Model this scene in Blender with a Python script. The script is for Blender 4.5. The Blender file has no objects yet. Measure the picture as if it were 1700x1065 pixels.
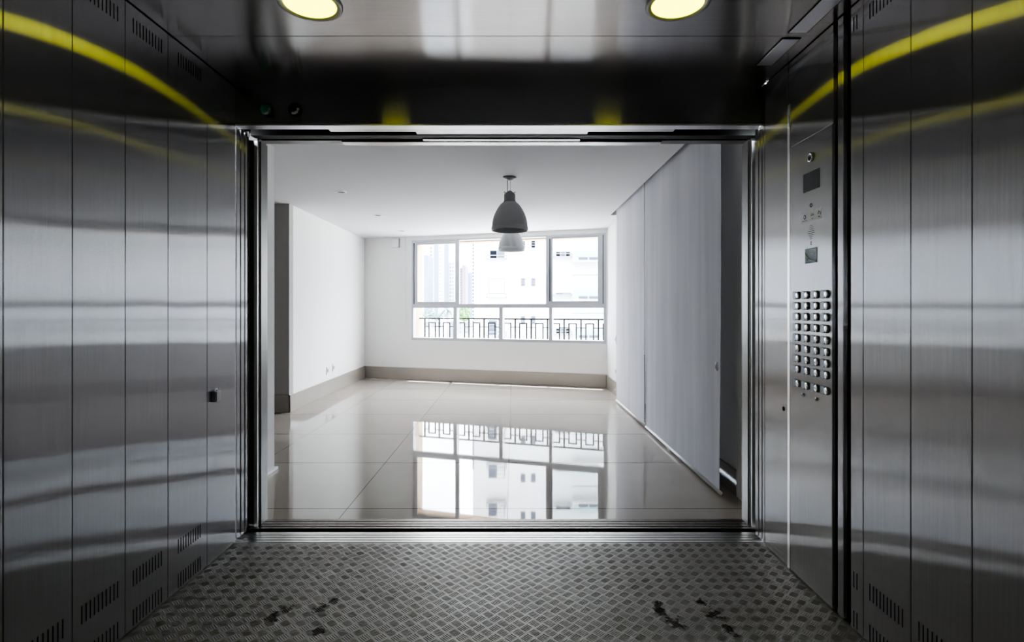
import bpy, bmesh, math, random
from mathutils import Vector, Matrix
random.seed(7)
S = bpy.context.scene
COL = S.collection
PI = math.pi

# ------------------------------------------------------------------ mesh helpers
class MB:
    def __init__(s, M=None):
        s.v = []; s.f = []; s.sm = []; s.M = M
    def add(s, vs, fs, smooth=False):
        o = len(s.v)
        for p in vs:
            p = Vector(p)
            if s.M is not None: p = s.M @ p
            s.v.append(p)
        for f in fs:
            s.f.append([i + o for i in f]); s.sm.append(smooth)
        return s
    def box(s, x0, x1, y0, y1, z0, z1):
        vs = [(x, y, z) for z in (z0, z1) for y in (y0, y1) for x in (x0, x1)]
        return s.add(vs, [(0,2,3,1), (4,5,7,6), (0,1,5,4), (2,6,7,3), (0,4,6,2), (1,3,7,5)])
    def prism(s, pts, z0, z1):
        n = len(pts)
        vs = [(x, y, z0) for x, y in pts] + [(x, y, z1) for x, y in pts]
        fs = [tuple(range(n))[::-1], tuple(range(n, 2*n))]
        fs += [(i, (i+1) % n, n + (i+1) % n, n + i) for i in range(n)]
        return s.add(vs, fs)
    def lathe(s, prof, c=(0,0,0), axis='z', seg=32, caps=True, smooth=True):
        """prof: list of (radius, height along axis)"""
        vs = []
        for r, h in prof:
            for k in range(seg):
                a = 2*PI*k/seg
                p, q = r*math.cos(a), r*math.sin(a)
                if axis == 'z': vs.append((c[0]+p, c[1]+q, c[2]+h))
                elif axis == 'x': vs.append((c[0]+h, c[1]+p, c[2]+q))
                else: vs.append((c[0]+p, c[1]+h, c[2]+q))
        fs = []
        for i in range(len(prof)-1):
            for k in range(seg):
                a, b = i*seg+k, i*seg+(k+1) % seg
                fs.append((a, b, b+seg, a+seg))
        s.add(vs, fs, smooth)
        if caps:
            o = len(s.v) - len(vs)
            s.f.append([o+k for k in range(seg)][::-1]); s.sm.append(False)
            e = o + (len(prof)-1)*seg
            s.f.append([e+k for k in range(seg)]); s.sm.append(False)
        return s
    def tube(s, path, r, seg=8):
        path = [Vector(p) for p in path]
        rings = []
        for i, p in enumerate(path):
            d = (path[min(i+1, len(path)-1)] - path[max(i-1, 0)]).normalized()
            up = Vector((0,0,1)) if abs(d.z) < .9 else Vector((1,0,0))
            a = d.cross(up).normalized(); b = d.cross(a)
            rings.append([p + r*(math.cos(2*PI*k/seg)*a + math.sin(2*PI*k/seg)*b) for k in range(seg)])
        vs = [q for R in rings for q in R]
        fs = []
        for i in range(len(path)-1):
            for k in range(seg):
                a, b = i*seg+k, i*seg+(k+1) % seg
                fs.append((a, b, b+seg, a+seg))
        fs.append(tuple(range(seg))[::-1]); e = (len(path)-1)*seg
        fs.append(tuple(e+k for k in range(seg)))
        return s.add(vs, fs, True)
    def build(s, name, mat, parent=None, bevel=0, label=None):
        me = bpy.data.meshes.new(name)
        me.from_pydata([tuple(p) for p in s.v], [], s.f)
        bm = bmesh.new(); bm.from_mesh(me)
        bmesh.ops.recalc_face_normals(bm, faces=bm.faces)
        bm.to_mesh(me); bm.free()
        me.polygons.foreach_set('use_smooth', s.sm)
        me.materials.append(mat)
        o = bpy.data.objects.new(name, me); COL.objects.link(o)
        if parent is not None: o.parent = parent
        if bevel:
            m = o.modifiers.new('bevel', 'BEVEL'); m.width = bevel; m.segments = 2; m.limit_method = 'ANGLE'
        if label: o['label'] = label
        return o

def thing(name, label, cat, loc=(0,0,0), group=None):
    o = bpy.data.objects.new(name, None); COL.objects.link(o)
    o.empty_display_size = .05
    o.location = loc; o['label'] = label; o['category'] = cat
    if group: o['group'] = group
    return o
def tag(o, label, cat, group=None):
    o['label'] = label; o['category'] = cat
    if group: o['group'] = group
    return o
def struct(o, label=None):
    o['kind'] = 'structure'
    if label: o['label'] = label
    return o
def sroot(name, loc=(0,0,0)):
    o = bpy.data.objects.new(name, None); COL.objects.link(o); o.location = loc
    o['kind'] = 'structure'
    return o
def dup(root, loc=None, label=None, parent=None):
    r = root.copy(); COL.objects.link(r)
    if loc is not None: r.location = loc
    if label: r['label'] = label
    if parent is not None: r.parent = parent
    for ch in list(root.children):
        c = ch.copy(); COL.objects.link(c); c.parent = r
        for g in list(ch.children):
            d = g.copy(); COL.objects.link(d); d.parent = c
    return r

# ------------------------------------------------------------------ materials
def newmat(name):
    m = bpy.data.materials.new(name); m.use_nodes = True
    nt = m.node_tree; nt.nodes.clear()
    out = nt.nodes.new('ShaderNodeOutputMaterial')
    return m, nt, out
def N(nt, t, **kw):
    n = nt.nodes.new(t)
    for k, v in kw.items():
        if k in n.inputs: n.inputs[k].default_value = v
        else: setattr(n, k, v)
    return n
def rgb(c): return (c[0], c[1], c[2], 1)
def plain(name, c, rough=.5, metal=0, spec=.5, var=.05, scale=8, bump=0, bscale=60):
    """principled with a little procedural colour variation"""
    m, nt, out = newmat(name)
    p = N(nt, 'ShaderNodeBsdfPrincipled', Roughness=rough, Metallic=metal)
    p.inputs['Specular IOR Level'].default_value = spec
    tc = N(nt, 'ShaderNodeTexCoord')
    no = N(nt, 'ShaderNodeTexNoise', Scale=scale, Detail=3.0)
    mx = N(nt, 'ShaderNodeMix'); mx.data_type = 'RGBA'
    mx.inputs[6].default_value = rgb([x*(1-var) for x in c]); mx.inputs[7].default_value = rgb([min(1, x*(1+var)) for x in c])
    nt.links.new(tc.outputs['Object'], no.inputs['Vector'])
    nt.links.new(no.outputs['Fac'], mx.inputs[0]); nt.links.new(mx.outputs[2], p.inputs['Base Color'])
    if bump:
        nb = N(nt, 'ShaderNodeTexNoise', Scale=bscale, Detail=2.0)
        b = N(nt, 'ShaderNodeBump', Strength=bump, Distance=.002)
        nt.links.new(tc.outputs['Object'], nb.inputs['Vector'])
        nt.links.new(nb.outputs['Fac'], b.inputs['Height']); nt.links.new(b.outputs['Normal'], p.inputs['Normal'])
    nt.links.new(p.outputs[0], out.inputs[0])
    return m
def steel(name, T, grain, col=(.60,.59,.60), rough=.30, aniso=.72, wave=.10, sharp=.12, diff=.06):
    """brushed stainless steel: anisotropic gloss, sharp along T, smeared across it, faint hairlines, slightly wavy sheet"""
    m, nt, out = newmat(name)
    g = N(nt, 'ShaderNodeBsdfAnisotropic', Roughness=rough, Anisotropy=aniso)
    tv = N(nt, 'ShaderNodeCombineXYZ', X=T[0], Y=T[1], Z=T[2])
    nt.links.new(tv.outputs[0], g.inputs['Tangent'])
    tc = N(nt, 'ShaderNodeTexCoord')
    mp = N(nt, 'ShaderNodeMapping'); mp.inputs['Scale'].default_value = grain
    nt.links.new(tc.outputs['Object'], mp.inputs['Vector'])
    hair = N(nt, 'ShaderNodeTexNoise', Scale=1.0, Detail=2.0)
    nt.links.new(mp.outputs[0], hair.inputs['Vector'])
    cm = N(nt, 'ShaderNodeMix'); cm.data_type = 'RGBA'
    cm.inputs[6].default_value = rgb([x*.86 for x in col]); cm.inputs[7].default_value = rgb([x*1.12 for x in col])
    nt.links.new(hair.outputs['Fac'], cm.inputs[0]); nt.links.new(cm.outputs[2], g.inputs['Color'])
    wv = N(nt, 'ShaderNodeTexNoise', Scale=1.7, Detail=1.0)
    nt.links.new(tc.outputs['Object'], wv.inputs['Vector'])
    b = N(nt, 'ShaderNodeBump', Strength=wave, Distance=.05)
    nt.links.new(wv.outputs['Fac'], b.inputs['Height']); nt.links.new(b.outputs['Normal'], g.inputs['Normal'])
    g2 = N(nt, 'ShaderNodeBsdfAnisotropic', Roughness=.35, Anisotropy=0.0); g2.inputs['Color'].default_value = rgb(col)
    d = N(nt, 'ShaderNodeBsdfDiffuse'); d.inputs['Color'].default_value = rgb([x*.55 for x in col])
    m1 = N(nt, 'ShaderNodeMixShader', Fac=sharp); m2 = N(nt, 'ShaderNodeMixShader', Fac=diff)
    nt.links.new(g.outputs[0], m1.inputs[1]); nt.links.new(g2.outputs[0], m1.inputs[2])
    nt.links.new(m1.outputs[0], m2.inputs[1]); nt.links.new(d.outputs[0], m2.inputs[2])
    nt.links.new(m2.outputs[0], out.inputs[0])
    return m
def emit(name, c, s):
    m, nt, out = newmat(name)
    e = N(nt, 'ShaderNodeEmission', Strength=s); e.inputs['Color'].default_value = rgb(c)
    nt.links.new(e.outputs[0], out.inputs[0]); return m

M = {}
M['steel_wall'] = steel('brushed_steel_wall', (0,0,1), (60,220,4), col=(.66,.65,.66), rough=.225, aniso=.885, wave=.06, sharp=.03, diff=.02)
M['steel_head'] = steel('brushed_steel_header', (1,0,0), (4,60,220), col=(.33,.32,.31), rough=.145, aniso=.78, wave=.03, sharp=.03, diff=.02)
M['steel_ceil'] = steel('brushed_steel_ceiling', (1,0,0), (5,220,60), col=(.62,.61,.61), rough=.15, aniso=.74, wave=.035, sharp=.04, diff=.02)
M['steel_plate'] = steel('panel_steel', (0,0,1), (60,220,4), col=(.70,.69,.69), rough=.225, aniso=.885, wave=.03, sharp=.04, diff=.02)
M['steel_trim'] = plain('bright_steel_edge', (.85,.84,.84), rough=.33, metal=.8)
M['alu'] = plain('sill_aluminium', (.58,.57,.56), rough=.28, metal=1, var=.18, scale=25)
M['alu_dark'] = plain('worn_sill_metal', (.19,.17,.155), rough=.38, metal=1, var=.35, scale=30)
M['black'] = plain('black_gap', (.008,.008,.008), rough=.7)
M['darkmetal'] = plain('dark_door_edge', (.05,.05,.045), rough=.5, metal=.6)
M['slot'] = plain('vent_slot_black', (.004,.004,.004), rough=.9)
M['jamb'] = plain('door_frame_grey', (.24,.235,.225), rough=.38, metal=.6)
M['paint'] = plain('white_wall_paint', (.79,.785,.775), rough=.75, spec=.3, var=.015, scale=2, bump=.05)
M['ceilpaint'] = plain('white_ceiling_paint', (.70,.70,.715), rough=.85, spec=.2, var=.01, scale=2)
M['paint_shade'] = plain('shade_darkened_paint', (.42,.41,.40), rough=.8, spec=.3, var=.02, scale=2)  # wall colour darkened to carry the shade on the corridor end face
M['base'] = plain('porcelain_baseboard', (.36,.33,.30), rough=.12, var=.03)
M['white'] = plain('white_plastic', (.80,.80,.80), rough=.4)
M['alu_win'] = plain('grey_window_aluminium', (.50,.51,.55), rough=.4, metal=.15)
M['seal'] = plain('dark_window_gasket', (.09,.10,.12), rough=.6)
M['iron'] = plain('dark_painted_iron', (.015,.0145,.014), rough=.7, spec=.2)
M['shade'] = plain('grey_pendant_enamel', (.45,.455,.46), rough=.45, var=.02)
M['shade_light'] = plain('white_pendant_enamel', (.62,.63,.65), rough=.45, var=.02)
M['shade_cap'] = plain('dark_pendant_neck', (.28,.285,.29), rough=.45)
M['cord'] = plain('grey_cord', (.22,.22,.22), rough=.6)
M['spot'] = plain('recessed_spot_grey', (.16,.16,.16), rough=.4)
M['facade'] = plain('white_rendered_facade', (.50,.50,.497), rough=.9, var=.02, scale=.3)
M['facade_line'] = plain('facade_line_grey', (.17,.18,.20), rough=.9)  # plain grey for facade frames, slats and thin edge strips
M['peach'] = plain('peach_exterior_paint', (.62,.44,.30), rough=.9, var=.02)
M['darkglass'] = plain('dark_window_glass', (.005,.006,.009), rough=.8, spec=.05)
M['shutter'] = plain('blue_grey_shutter', (.055,.065,.09), rough=.8, spec=.1)
M['greenglass'] = plain('green_balcony_glass', (.24,.33,.315), rough=.3)
M['towerA'] = plain('pale_tower_render', (.48,.49,.51), rough=.9, var=.02, scale=.05)
M['towerB'] = plain('blue_tower_band', (.13,.165,.24), rough=.9, var=.03, scale=.05)
M['towerC'] = plain('mauve_tower_render', (.13,.115,.14), rough=.9, var=.03, scale=.05)
M['towerD'] = plain('far_blue_tower', (.15,.175,.26), rough=.9, var=.03, scale=.05)
M['ground'] = plain('pale_ground', (.30,.305,.30), rough=.95, var=.1, scale=.05)
M['palm'] = plain('palm_frond_blue_green', (.07,.13,.135), rough=.6, var=.3, scale=1)
M['leaf'] = plain('bright_green_leaves', (.13,.26,.07), rough=.6, var=.35, scale=1)
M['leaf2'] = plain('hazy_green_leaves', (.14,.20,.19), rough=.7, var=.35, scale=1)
M['bark'] = plain('grey_bark', (.30,.26,.22), rough=.9)
M['lamp'] = emit('yellow_lamp_glass', (.95,1.0,.05), 2.8)
M['ring'] = plain('lamp_trim_ring', (.62,.61,.57), rough=.4, metal=.3)
M['screen'] = plain('black_display_glass', (.010,.010,.013), rough=.25)
M['btn'] = plain('polished_button_barrel', (.52,.52,.53), rough=.24, metal=1)
M['btncap'] = plain('dark_button_face', (.27,.29,.32), rough=.40, metal=.5)
M['btnring'] = plain('dark_button_ring', (.14,.14,.15), rough=.35, metal=.8)
M['sticker'] = plain('white_sticker', (.95,.96,.98), rough=.5)
M['ink'] = plain('dark_ink', (.04,.045,.07), rough=.6)
M['inkblue'] = plain('blue_ink', (.10,.18,.42), rough=.6)
M['teal'] = plain('teal_grey_print', (.30,.37,.40), rough=.5)
M['teal2'] = plain('dark_teal_print', (.13,.18,.20), rough=.5)
M['bead'] = plain('dark_chain_bead', (.05,.05,.055), rough=.4)
M['green'] = plain('green_glass_lens', (.03,.50,.26), rough=.4)
M['lens'] = plain('dark_glass_lens', (.05,.05,.05), rough=.12)
M['acrylic'] = plain('grey_acrylic_strip', (.86,.88,.95), rough=.30, metal=1)

def porcelain():
    m, nt, out = newmat('polished_porcelain_tiles')
    p = N(nt, 'ShaderNodeBsdfPrincipled', Roughness=.03)
    p.inputs['IOR'].default_value = 1.62
    tc = N(nt, 'ShaderNodeTexCoord'); sp = N(nt, 'ShaderNodeSeparateXYZ')
    nt.links.new(tc.outputs['Object'], sp.inputs[0])
    def line(sock, off, wd=.0018):
        a = N(nt, 'ShaderNodeMath', operation='ADD'); a.inputs[1].default_value = off
        nt.links.new(sock, a.inputs[0])
        f = N(nt, 'ShaderNodeMath', operation='FRACT'); nt.links.new(a.outputs[0], f.inputs[0])
        c = N(nt, 'ShaderNodeMath', operation='COMPARE'); c.inputs[1].default_value = .5; c.inputs[2].default_value = wd
        nt.links.new(f.outputs[0], c.inputs[0]); return c
    lx = line(sp.outputs['X'], 10.5+.035); ly = line(sp.outputs['Y'], .5-.381, .0034)
    mx = N(nt, 'ShaderNodeMath', operation='MAXIMUM')
    nt.links.new(lx.outputs[0], mx.inputs[0]); nt.links.new(ly.outputs[0], mx.inputs[1])
    lt = N(nt, 'ShaderNodeMath', operation='LESS_THAN'); lt.inputs[1].default_value = .5; nt.links.new(sp.outputs['X'], lt.inputs[0])
    ml = N(nt, 'ShaderNodeMath', operation='MULTIPLY'); nt.links.new(lx.outputs[0], ml.inputs[0]); nt.links.new(lt.outputs[0], ml.inputs[1])
    nt.links.new(ml.outputs[0], mx.inputs[0])
    no = N(nt, 'ShaderNodeTexNoise', Scale=5.0, Detail=5.0)
    nt.links.new(tc.outputs['Object'], no.inputs['Vector'])
    c1 = N(nt, 'ShaderNodeMix'); c1.data_type = 'RGBA'
    c1.inputs[6].default_value = (.37,.328,.292,1); c1.inputs[7].default_value = (.41,.368,.33,1)
    nt.links.new(no.outputs['Fac'], c1.inputs[0])
    c2 = N(nt, 'ShaderNodeMix'); c2.data_type = 'RGBA'; c2.inputs[7].default_value = (.05,.045,.04,1)
    nt.links.new(c1.outputs[2], c2.inputs[6]); nt.links.new(mx.outputs[0], c2.inputs[0])
    nt.links.new(c2.outputs[2], p.inputs['Base Color'])
    r = N(nt, 'ShaderNodeMath', operation='MULTIPLY_ADD'); r.inputs[1].default_value = .0; r.inputs[2].default_value = .025
    sv = N(nt, 'ShaderNodeMath', operation='MULTIPLY_ADD'); sv.inputs[1].default_value = -.45; sv.inputs[2].default_value = .5
    nt.links.new(mx.outputs[0], sv.inputs[0]); nt.links.new(sv.outputs[0], p.inputs['Specular IOR Level'])
    nt.links.new(mx.outputs[0], r.inputs[0]); nt.links.new(r.outputs[0], p.inputs['Roughness'])
    nt.links.new(p.outputs[0], out.inputs[0]); return m
M['porcelain'] = porcelain()

def treadplate():
    m, nt, out = newmat('aluminium_tread_plate')
    p = N(nt, 'ShaderNodeBsdfPrincipled', Roughness=.46, Metallic=.7)
    tc = N(nt, 'ShaderNodeTexCoord')
    no = N(nt, 'ShaderNodeTexNoise', Scale=3.0, Detail=6.0)
    nt.links.new(tc.outputs['Object'], no.inputs['Vector'])
    c1 = N(nt, 'ShaderNodeMix'); c1.data_type = 'RGBA'
    c1.inputs[6].default_value = (.25,.235,.21,1); c1.inputs[7].default_value = (.42,.41,.40,1)
    nt.links.new(no.outputs['Fac'], c1.inputs[0])
    prev = c1
    # worn black scuffs on the plate
    nz = N(nt, 'ShaderNodeTexNoise', Scale=26.0, Detail=3.0, Roughness=.7)
    nt.links.new(tc.outputs['Object'], nz.inputs['Vector'])
    for (x, y, rx, ry) in [(-.975,2.19,.035,.05), (-.94,2.25,.035,.045), (-.80,2.25,.035,.055), (-.775,2.32,.03,.045), (-.755,2.10,.03,.07), (.61,2.29,.025,.05), (.615,2.23,.04,.06), (.64,2.15,.045,.05), (.80,2.31,.035,.035), (.825,2.21,.045,.06), (.84,2.10,.03,.05)]:
        mp = N(nt, 'ShaderNodeMapping'); mp.vector_type = 'TEXTURE'
        mp.inputs['Location'].default_value = (x, y, 0); mp.inputs['Scale'].default_value = (rx, ry, 1)
        nt.links.new(tc.outputs['Object'], mp.inputs['Vector'])
        ln = N(nt, 'ShaderNodeVectorMath', operation='LENGTH'); nt.links.new(mp.outputs[0], ln.inputs[0])
        ad = N(nt, 'ShaderNodeMath', operation='MULTIPLY_ADD'); ad.inputs[1].default_value = 3.2
        nt.links.new(nz.outputs['Fac'], ad.inputs[0]); nt.links.new(ln.outputs['Value'], ad.inputs[2])
        mr = N(nt, 'ShaderNodeMapRange'); mr.inputs[1].default_value = 2.0; mr.inputs[2].default_value = 2.4
        mr.inputs[3].default_value = 1; mr.inputs[4].default_value = 0
        nt.links.new(ad.outputs[0], mr.inputs[0])
        c = N(nt, 'ShaderNodeMix'); c.data_type = 'RGBA'; c.inputs[7].default_value = (.045,.038,.028,1)
        nt.links.new(mr.outputs[0], c.inputs[0]); nt.links.new(prev.outputs[2], c.inputs[6]); prev = c
    nt.links.new(prev.outputs[2], p.inputs['Base Color'])
    nt.links.new(p.outputs[0], out.inputs[0]); return m
M['tread'] = treadplate()

def blindfab():
    m, nt, out = newmat('grey_blind_fabric')
    tc = N(nt, 'ShaderNodeTexCoord'); mp = N(nt, 'ShaderNodeMapping'); mp.inputs['Scale'].default_value = (1, 3.6, .3)
    nt.links.new(tc.outputs['Object'], mp.inputs['Vector'])
    no = N(nt, 'ShaderNodeTexNoise', Scale=2.0, Detail=4.0); nt.links.new(mp.outputs[0], no.inputs['Vector'])
    c1 = N(nt, 'ShaderNodeMix'); c1.data_type = 'RGBA'
    c1.inputs[6].default_value = (.57,.57,.62,1); c1.inputs[7].default_value = (.80,.80,.85,1)
    nt.links.new(no.outputs['Fac'], c1.inputs[0])
    p = N(nt, 'ShaderNodeBsdfPrincipled', Roughness=.8); p.inputs['Specular IOR Level'].default_value = .2
    nt.links.new(c1.outputs[2], p.inputs['Base Color'])
    tr = N(nt, 'ShaderNodeBsdfTranslucent'); nt.links.new(c1.outputs[2], tr.inputs['Color'])
    xs = N(nt, 'ShaderNodeMixShader', Fac=.22); nt.links.new(p.outputs[0], xs.inputs[1]); nt.links.new(tr.outputs[0], xs.inputs[2])
    nt.links.new(xs.outputs[0], out.inputs[0]); return m
M['blind'] = blindfab()

def glass():
    m, nt, out = newmat('window_glass')
    t = N(nt, 'ShaderNodeBsdfTransparent'); t.inputs[0].default_value = (.95,.97,.975,1)
    g = N(nt, 'ShaderNodeBsdfAnisotropic', Roughness=.0)
    x = N(nt, 'ShaderNodeMixShader', Fac=.05)
    nt.links.new(t.outputs[0], x.inputs[1]); nt.links.new(g.outputs[0], x.inputs[2]); nt.links.new(x.outputs[0], out.inputs[0])
    return m
M['glass'] = glass()

# ------------------------------------------------------------------ elevator car
XL, XR, ZC, DF = -1.48, 1.323, 2.428, 2.89
REAR = -.70

# diamond tread plate floor: rows of five short bars, every second group turned
def tread_floor():
    b = MB()
    b.box(XL-.02, XR+.02, REAR, DF+.003, -.02, 0)
    p = .0617
    def bar(cx, cy, ang, ln, wd, h):
        ca, sa = math.cos(ang), math.sin(ang)
        out = [(-ln, 0), (-ln*.55, -wd), (ln*.55, -wd), (ln, 0), (ln*.55, wd), (-ln*.55, wd)]
        vs = [(cx+x*ca-y*sa, cy+x*sa+y*ca, -.0003) for x, y in out]
        vs += [(cx-ln*.6*ca, cy-ln*.6*sa, h), (cx+ln*.6*ca, cy+ln*.6*sa, h)]
        o = len(b.v)
        b.v.extend(Vector(v) for v in vs)
        for f in ((0,1,6), (1,2,7,6), (2,3,7), (3,4,7), (4,5,6,7), (5,0,6)):
            b.f.append([i+o for i in f]); b.sm.append(False)
    nx = int((XR-XL)/p)+2; ny = int((DF-.6)/p)+1
    for j in range(ny):
        for i in range(nx):
            for t in (0, 1):
                cx = XL + i*p + t*p/2 - .01; cy = DF - .03 - j*p - t*p/2
                a = math.radians(-43 if t == 0 else 43)
                na = a + PI/2
                for k in range(-2, 3):
                    x = cx + k*.0084*math.cos(na); y = cy + k*.0084*math.sin(na)
                    ln = .0205 - .0013*abs(k)
                    if XL+.012 < x < XR-.012 and .6 < y < DF-.012: bar(x, y, a, ln, .0026, .0012)
    me = bpy.data.meshes.new('floor')
    me.from_pydata([tuple(v) for v in b.v], [], b.f); me.materials.append(M['tread'])
    bm = bmesh.new(); bm.from_mesh(me); bmesh.ops.recalc_face_normals(bm, faces=bm.faces); bm.to_mesh(me); bm.free()
    o = bpy.data.objects.new('floor', me); COL.objects.link(o); return o
struct(tread_floor(), 'aluminium tread plate lift floor')

def wall_panels(name, X, sgn, seams, slot_ids, backlab):
    """sheet steel wall: black backing, panel strips with open joints, punched vent slots. sgn = +1 if the car lies on the +X side"""
    root = MB().box(min(X-sgn*.02, X-sgn*.04), max(X-sgn*.02, X-sgn*.04), REAR, seams[-1], 0, ZC+.03).build(name, M['black'])
    # keep backing strictly behind the panels
    struct(root, backlab)
    for i in range(len(seams)-1):
        y0, y1 = seams[i]+.0018, seams[i+1]-.0018
        pn = MB().box(min(X, X-sgn*.019), max(X, X-sgn*.019), y0, y1, .004, ZC-.004).build('wall_panel', M['steel_wall'], root, bevel=.0012)
        if slot_ids and slot_ids[i] is not None:
            cen = slot_ids[i]
            sl = MB()
            for k in range(10):
                yy = cen + (k-4.5)*.0187
                if not (y0+.004 < yy < y1-.004): continue
                for z0, z1 in ((.013,.076), (.166,.228), (2.322,2.378)):
                    sl.box(min(X+sgn*.0006, X-sgn*.004), max(X+sgn*.0006, X-sgn*.004), yy-.0022, yy+.0022, z0, z1)
            sl.build('vent_slots', M['slot'], pn, label='black punched vent slots')
    return root
ls = [REAR] + [round(1.573-.249*k, 3) for k in range(8, 0, -1)] + [1.573, 1.820, 2.068, 2.325, 2.622, 2.89]
slot = [None if (i == 0 or ls[i+1]-ls[i] < .2 or i == len(ls)-2) else (ls[i]+ls[i+1])/2 for i in range(len(ls)-1)]
slot[-2] = 2.48
WL = wall_panels('wall_left', XL, 1, ls, slot, 'left lift wall of brushed steel strips')
rs = [REAR] + [round(1.563-.244*k, 3) for k in range(8, 0, -1)] + [1.563, 1.804, 2.049, 2.126]
slot = [None if i == 0 else (rs[i]+rs[i+1])/2 for i in range(len(rs)-1)]
slot[-1] = 2.171
WR = wall_panels('wall_right', XR, -1, rs, slot, 'right lift wall of brushed steel strips')
# right return beside the doors: groove, slim post, control panel backing, front strip
MB().box(XR+.02, XR+.04, 2.126, 2.85, 0, ZC+.03).build('wall_backing', M['black'], WR)
MB().box(XR, XR+.019, 2.173, 2.211, .004, ZC-.004).build('corner_post', M['steel_wall'], WR, bevel=.002)
MB().box(XR, XR+.019, 2.613, 2.849, .004, ZC-.004).build('return_panel', M['steel_plate'], WR, bevel=.0012)
MB().box(XR+.001, XR+.019, 2.243, 2.606, 2.014, ZC-.004).build('transom_panel', M['steel_plate'], WR, bevel=.0012)
MB().box(XR-.0025, XR+.004, 2.590, 2.611, .004, 2.225).build('edge_trim', M['steel_trim'], WR, bevel=.001, label='bright vertical steel edge')
MB().lathe([(.011,0), (.011,-.0015), (.008,-.002), (.0001,-.002)], (XR, 2.652, .758), 'x', 20, caps=False).build('keyhole', M['black'], WR)
# rear wall of the car (behind the camera)
struct(MB().box(XL-.04, XR+.04, REAR-.05, REAR, 0, ZC).build('wall_rear', M['steel_wall']))

# car ceiling: two sheets with an open joint, dark backing
CE = struct(MB().box(XL-.04, XR+.04, REAR, DF, ZC+.02, ZC+.04).build('ceiling', M['black']), 'brushed steel lift ceiling')
def disc_hole_sheet(x0, x1, y0, y1, z0, z1):
    return MB().box(x0, x1, y0, y1, z0, z1)
MB().box(XL+.002, XR-.002, REAR, 2.3495, ZC, ZC+.018).build('ceiling_sheet', M['steel_ceil'], CE, bevel=.001)
MB().box(XL+.002, XR-.002, 2.3525, DF, ZC, ZC+.018).build('ceiling_sheet', M['steel_ceil'], CE, bevel=.001)
for x, lab in ((-.787, 'round yellow lit ceiling lamp of the lift, the left one'), (.637, 'round yellow lit ceiling lamp of the lift, the right one')):
    t = thing('ceiling_lamp', lab, 'lamp', (x, 2.10, ZC), 'lift ceiling lamps')
    MB().lathe([(.098,-.001), (.100,-.006), (.114,-.009), (.122,-.005), (.122,.0)], (0,0,0), 'z', 48, caps=False).build('trim_ring', M['ring'], t)
    MB().lathe([(.099,-.0035), (.07,-.0055), (.03,-.007), (.001,-.0075)], (0,0,0), 'z', 48, caps=False).build('lamp_glass', M['lamp'], t)
for y0, y1, lab in ((2.365,2.63,'slim grey strip on the lift ceiling nearest the doors'), (1.95,2.318,'slim grey strip on the lift ceiling behind the joint, farther from the doors')):
    t = thing('ceiling_strip', lab, 'strip', (1.215, (y0+y1)/2, ZC))
    h = (y1-y0)/2
    MB().box(-.042, .042, -h, h, -.003, 0).build('strip_frame', M['darkmetal'], t, bevel=.001)
    MB().box(-.037, .037, -h+.005, h-.005, -.005, -.003).build('strip_cover', M['acrylic'], t, bevel=.001)

# front header of the car, with the lip above the doors
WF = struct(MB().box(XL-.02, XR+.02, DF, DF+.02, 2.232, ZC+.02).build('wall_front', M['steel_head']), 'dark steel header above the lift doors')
MB().box(XL-.01, XR+.01, DF, 2.952, 2.222, 2.231).build('header_lip', M['steel_trim'], WF)
MB().box(XR, XR+.019, 2.8495, DF-.0005, 2.222, ZC-.004).build('header_return', M['steel_head'], WF)
for x, mt, lab in ((-1.313, 'green', 'green round indicator lens on the steel header'), (-1.162, 'lens', 'dark round indicator lens right of the green one')):
    t = thing('indicator_light', lab, 'indicator', (x, DF, 2.303))
    MB().lathe([(.036,0), (.036,-.008), (.031,-.012)], (0,0,0), 'y', 32).build('bezel', M['darkmetal'], t)
    MB().lathe([(.030,-.012), (.027,-.022), (.018,-.029), (.008,-.032), (.001,-.0325)], (0,0,0), 'y', 32, caps=False).build('lens', M[mt], t)
    MB().tube([(.024*math.cos(a), -.024, .024*math.sin(a)) for a in [(-1.9+.25*k) for k in range(9)]], .0065, 8).build('lens_highlight', M['white'], t, label='pale crescent standing in for a highlight')  # white crescent added to imitate the bright highlight on the lens

# car and landing door leaves, slid open into their pockets, and the tracks above
def doors(name, x_in, s, ys, mt, lab, step=.0):
    r = sroot(name); r['label'] = lab
    for k, (y0, y1) in enumerate(ys):
        a, b = x_in - s*step*k, x_in - s*(.46 + .03*k)
        MB().box(min(a, b), max(a, b), y0, y1, .012, 2.22).build('door_leaf', M[mt], r, bevel=.003)
    return r
doors('door_1', XL, 1, [(2.900,2.938), (2.949,2.984), (2.995,3.020)], 'steel_wall', 'left leaves of the lift door, slid open')
doors('door_2', XR, -1, [(2.853,2.880), (2.888,2.918), (2.927,2.966)], 'steel_wall', 'right leaves of the lift door, slid open')
doors('door_3', -1.50, 1, [(3.035,3.052), (3.058,3.075)], 'darkmetal', 'left leaves of the landing door, slid open')
doors('door_4', 1.385, -1, [(3.035,3.052), (3.058,3.075)], 'darkmetal', 'right leaves of the landing door, slid open')
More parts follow.
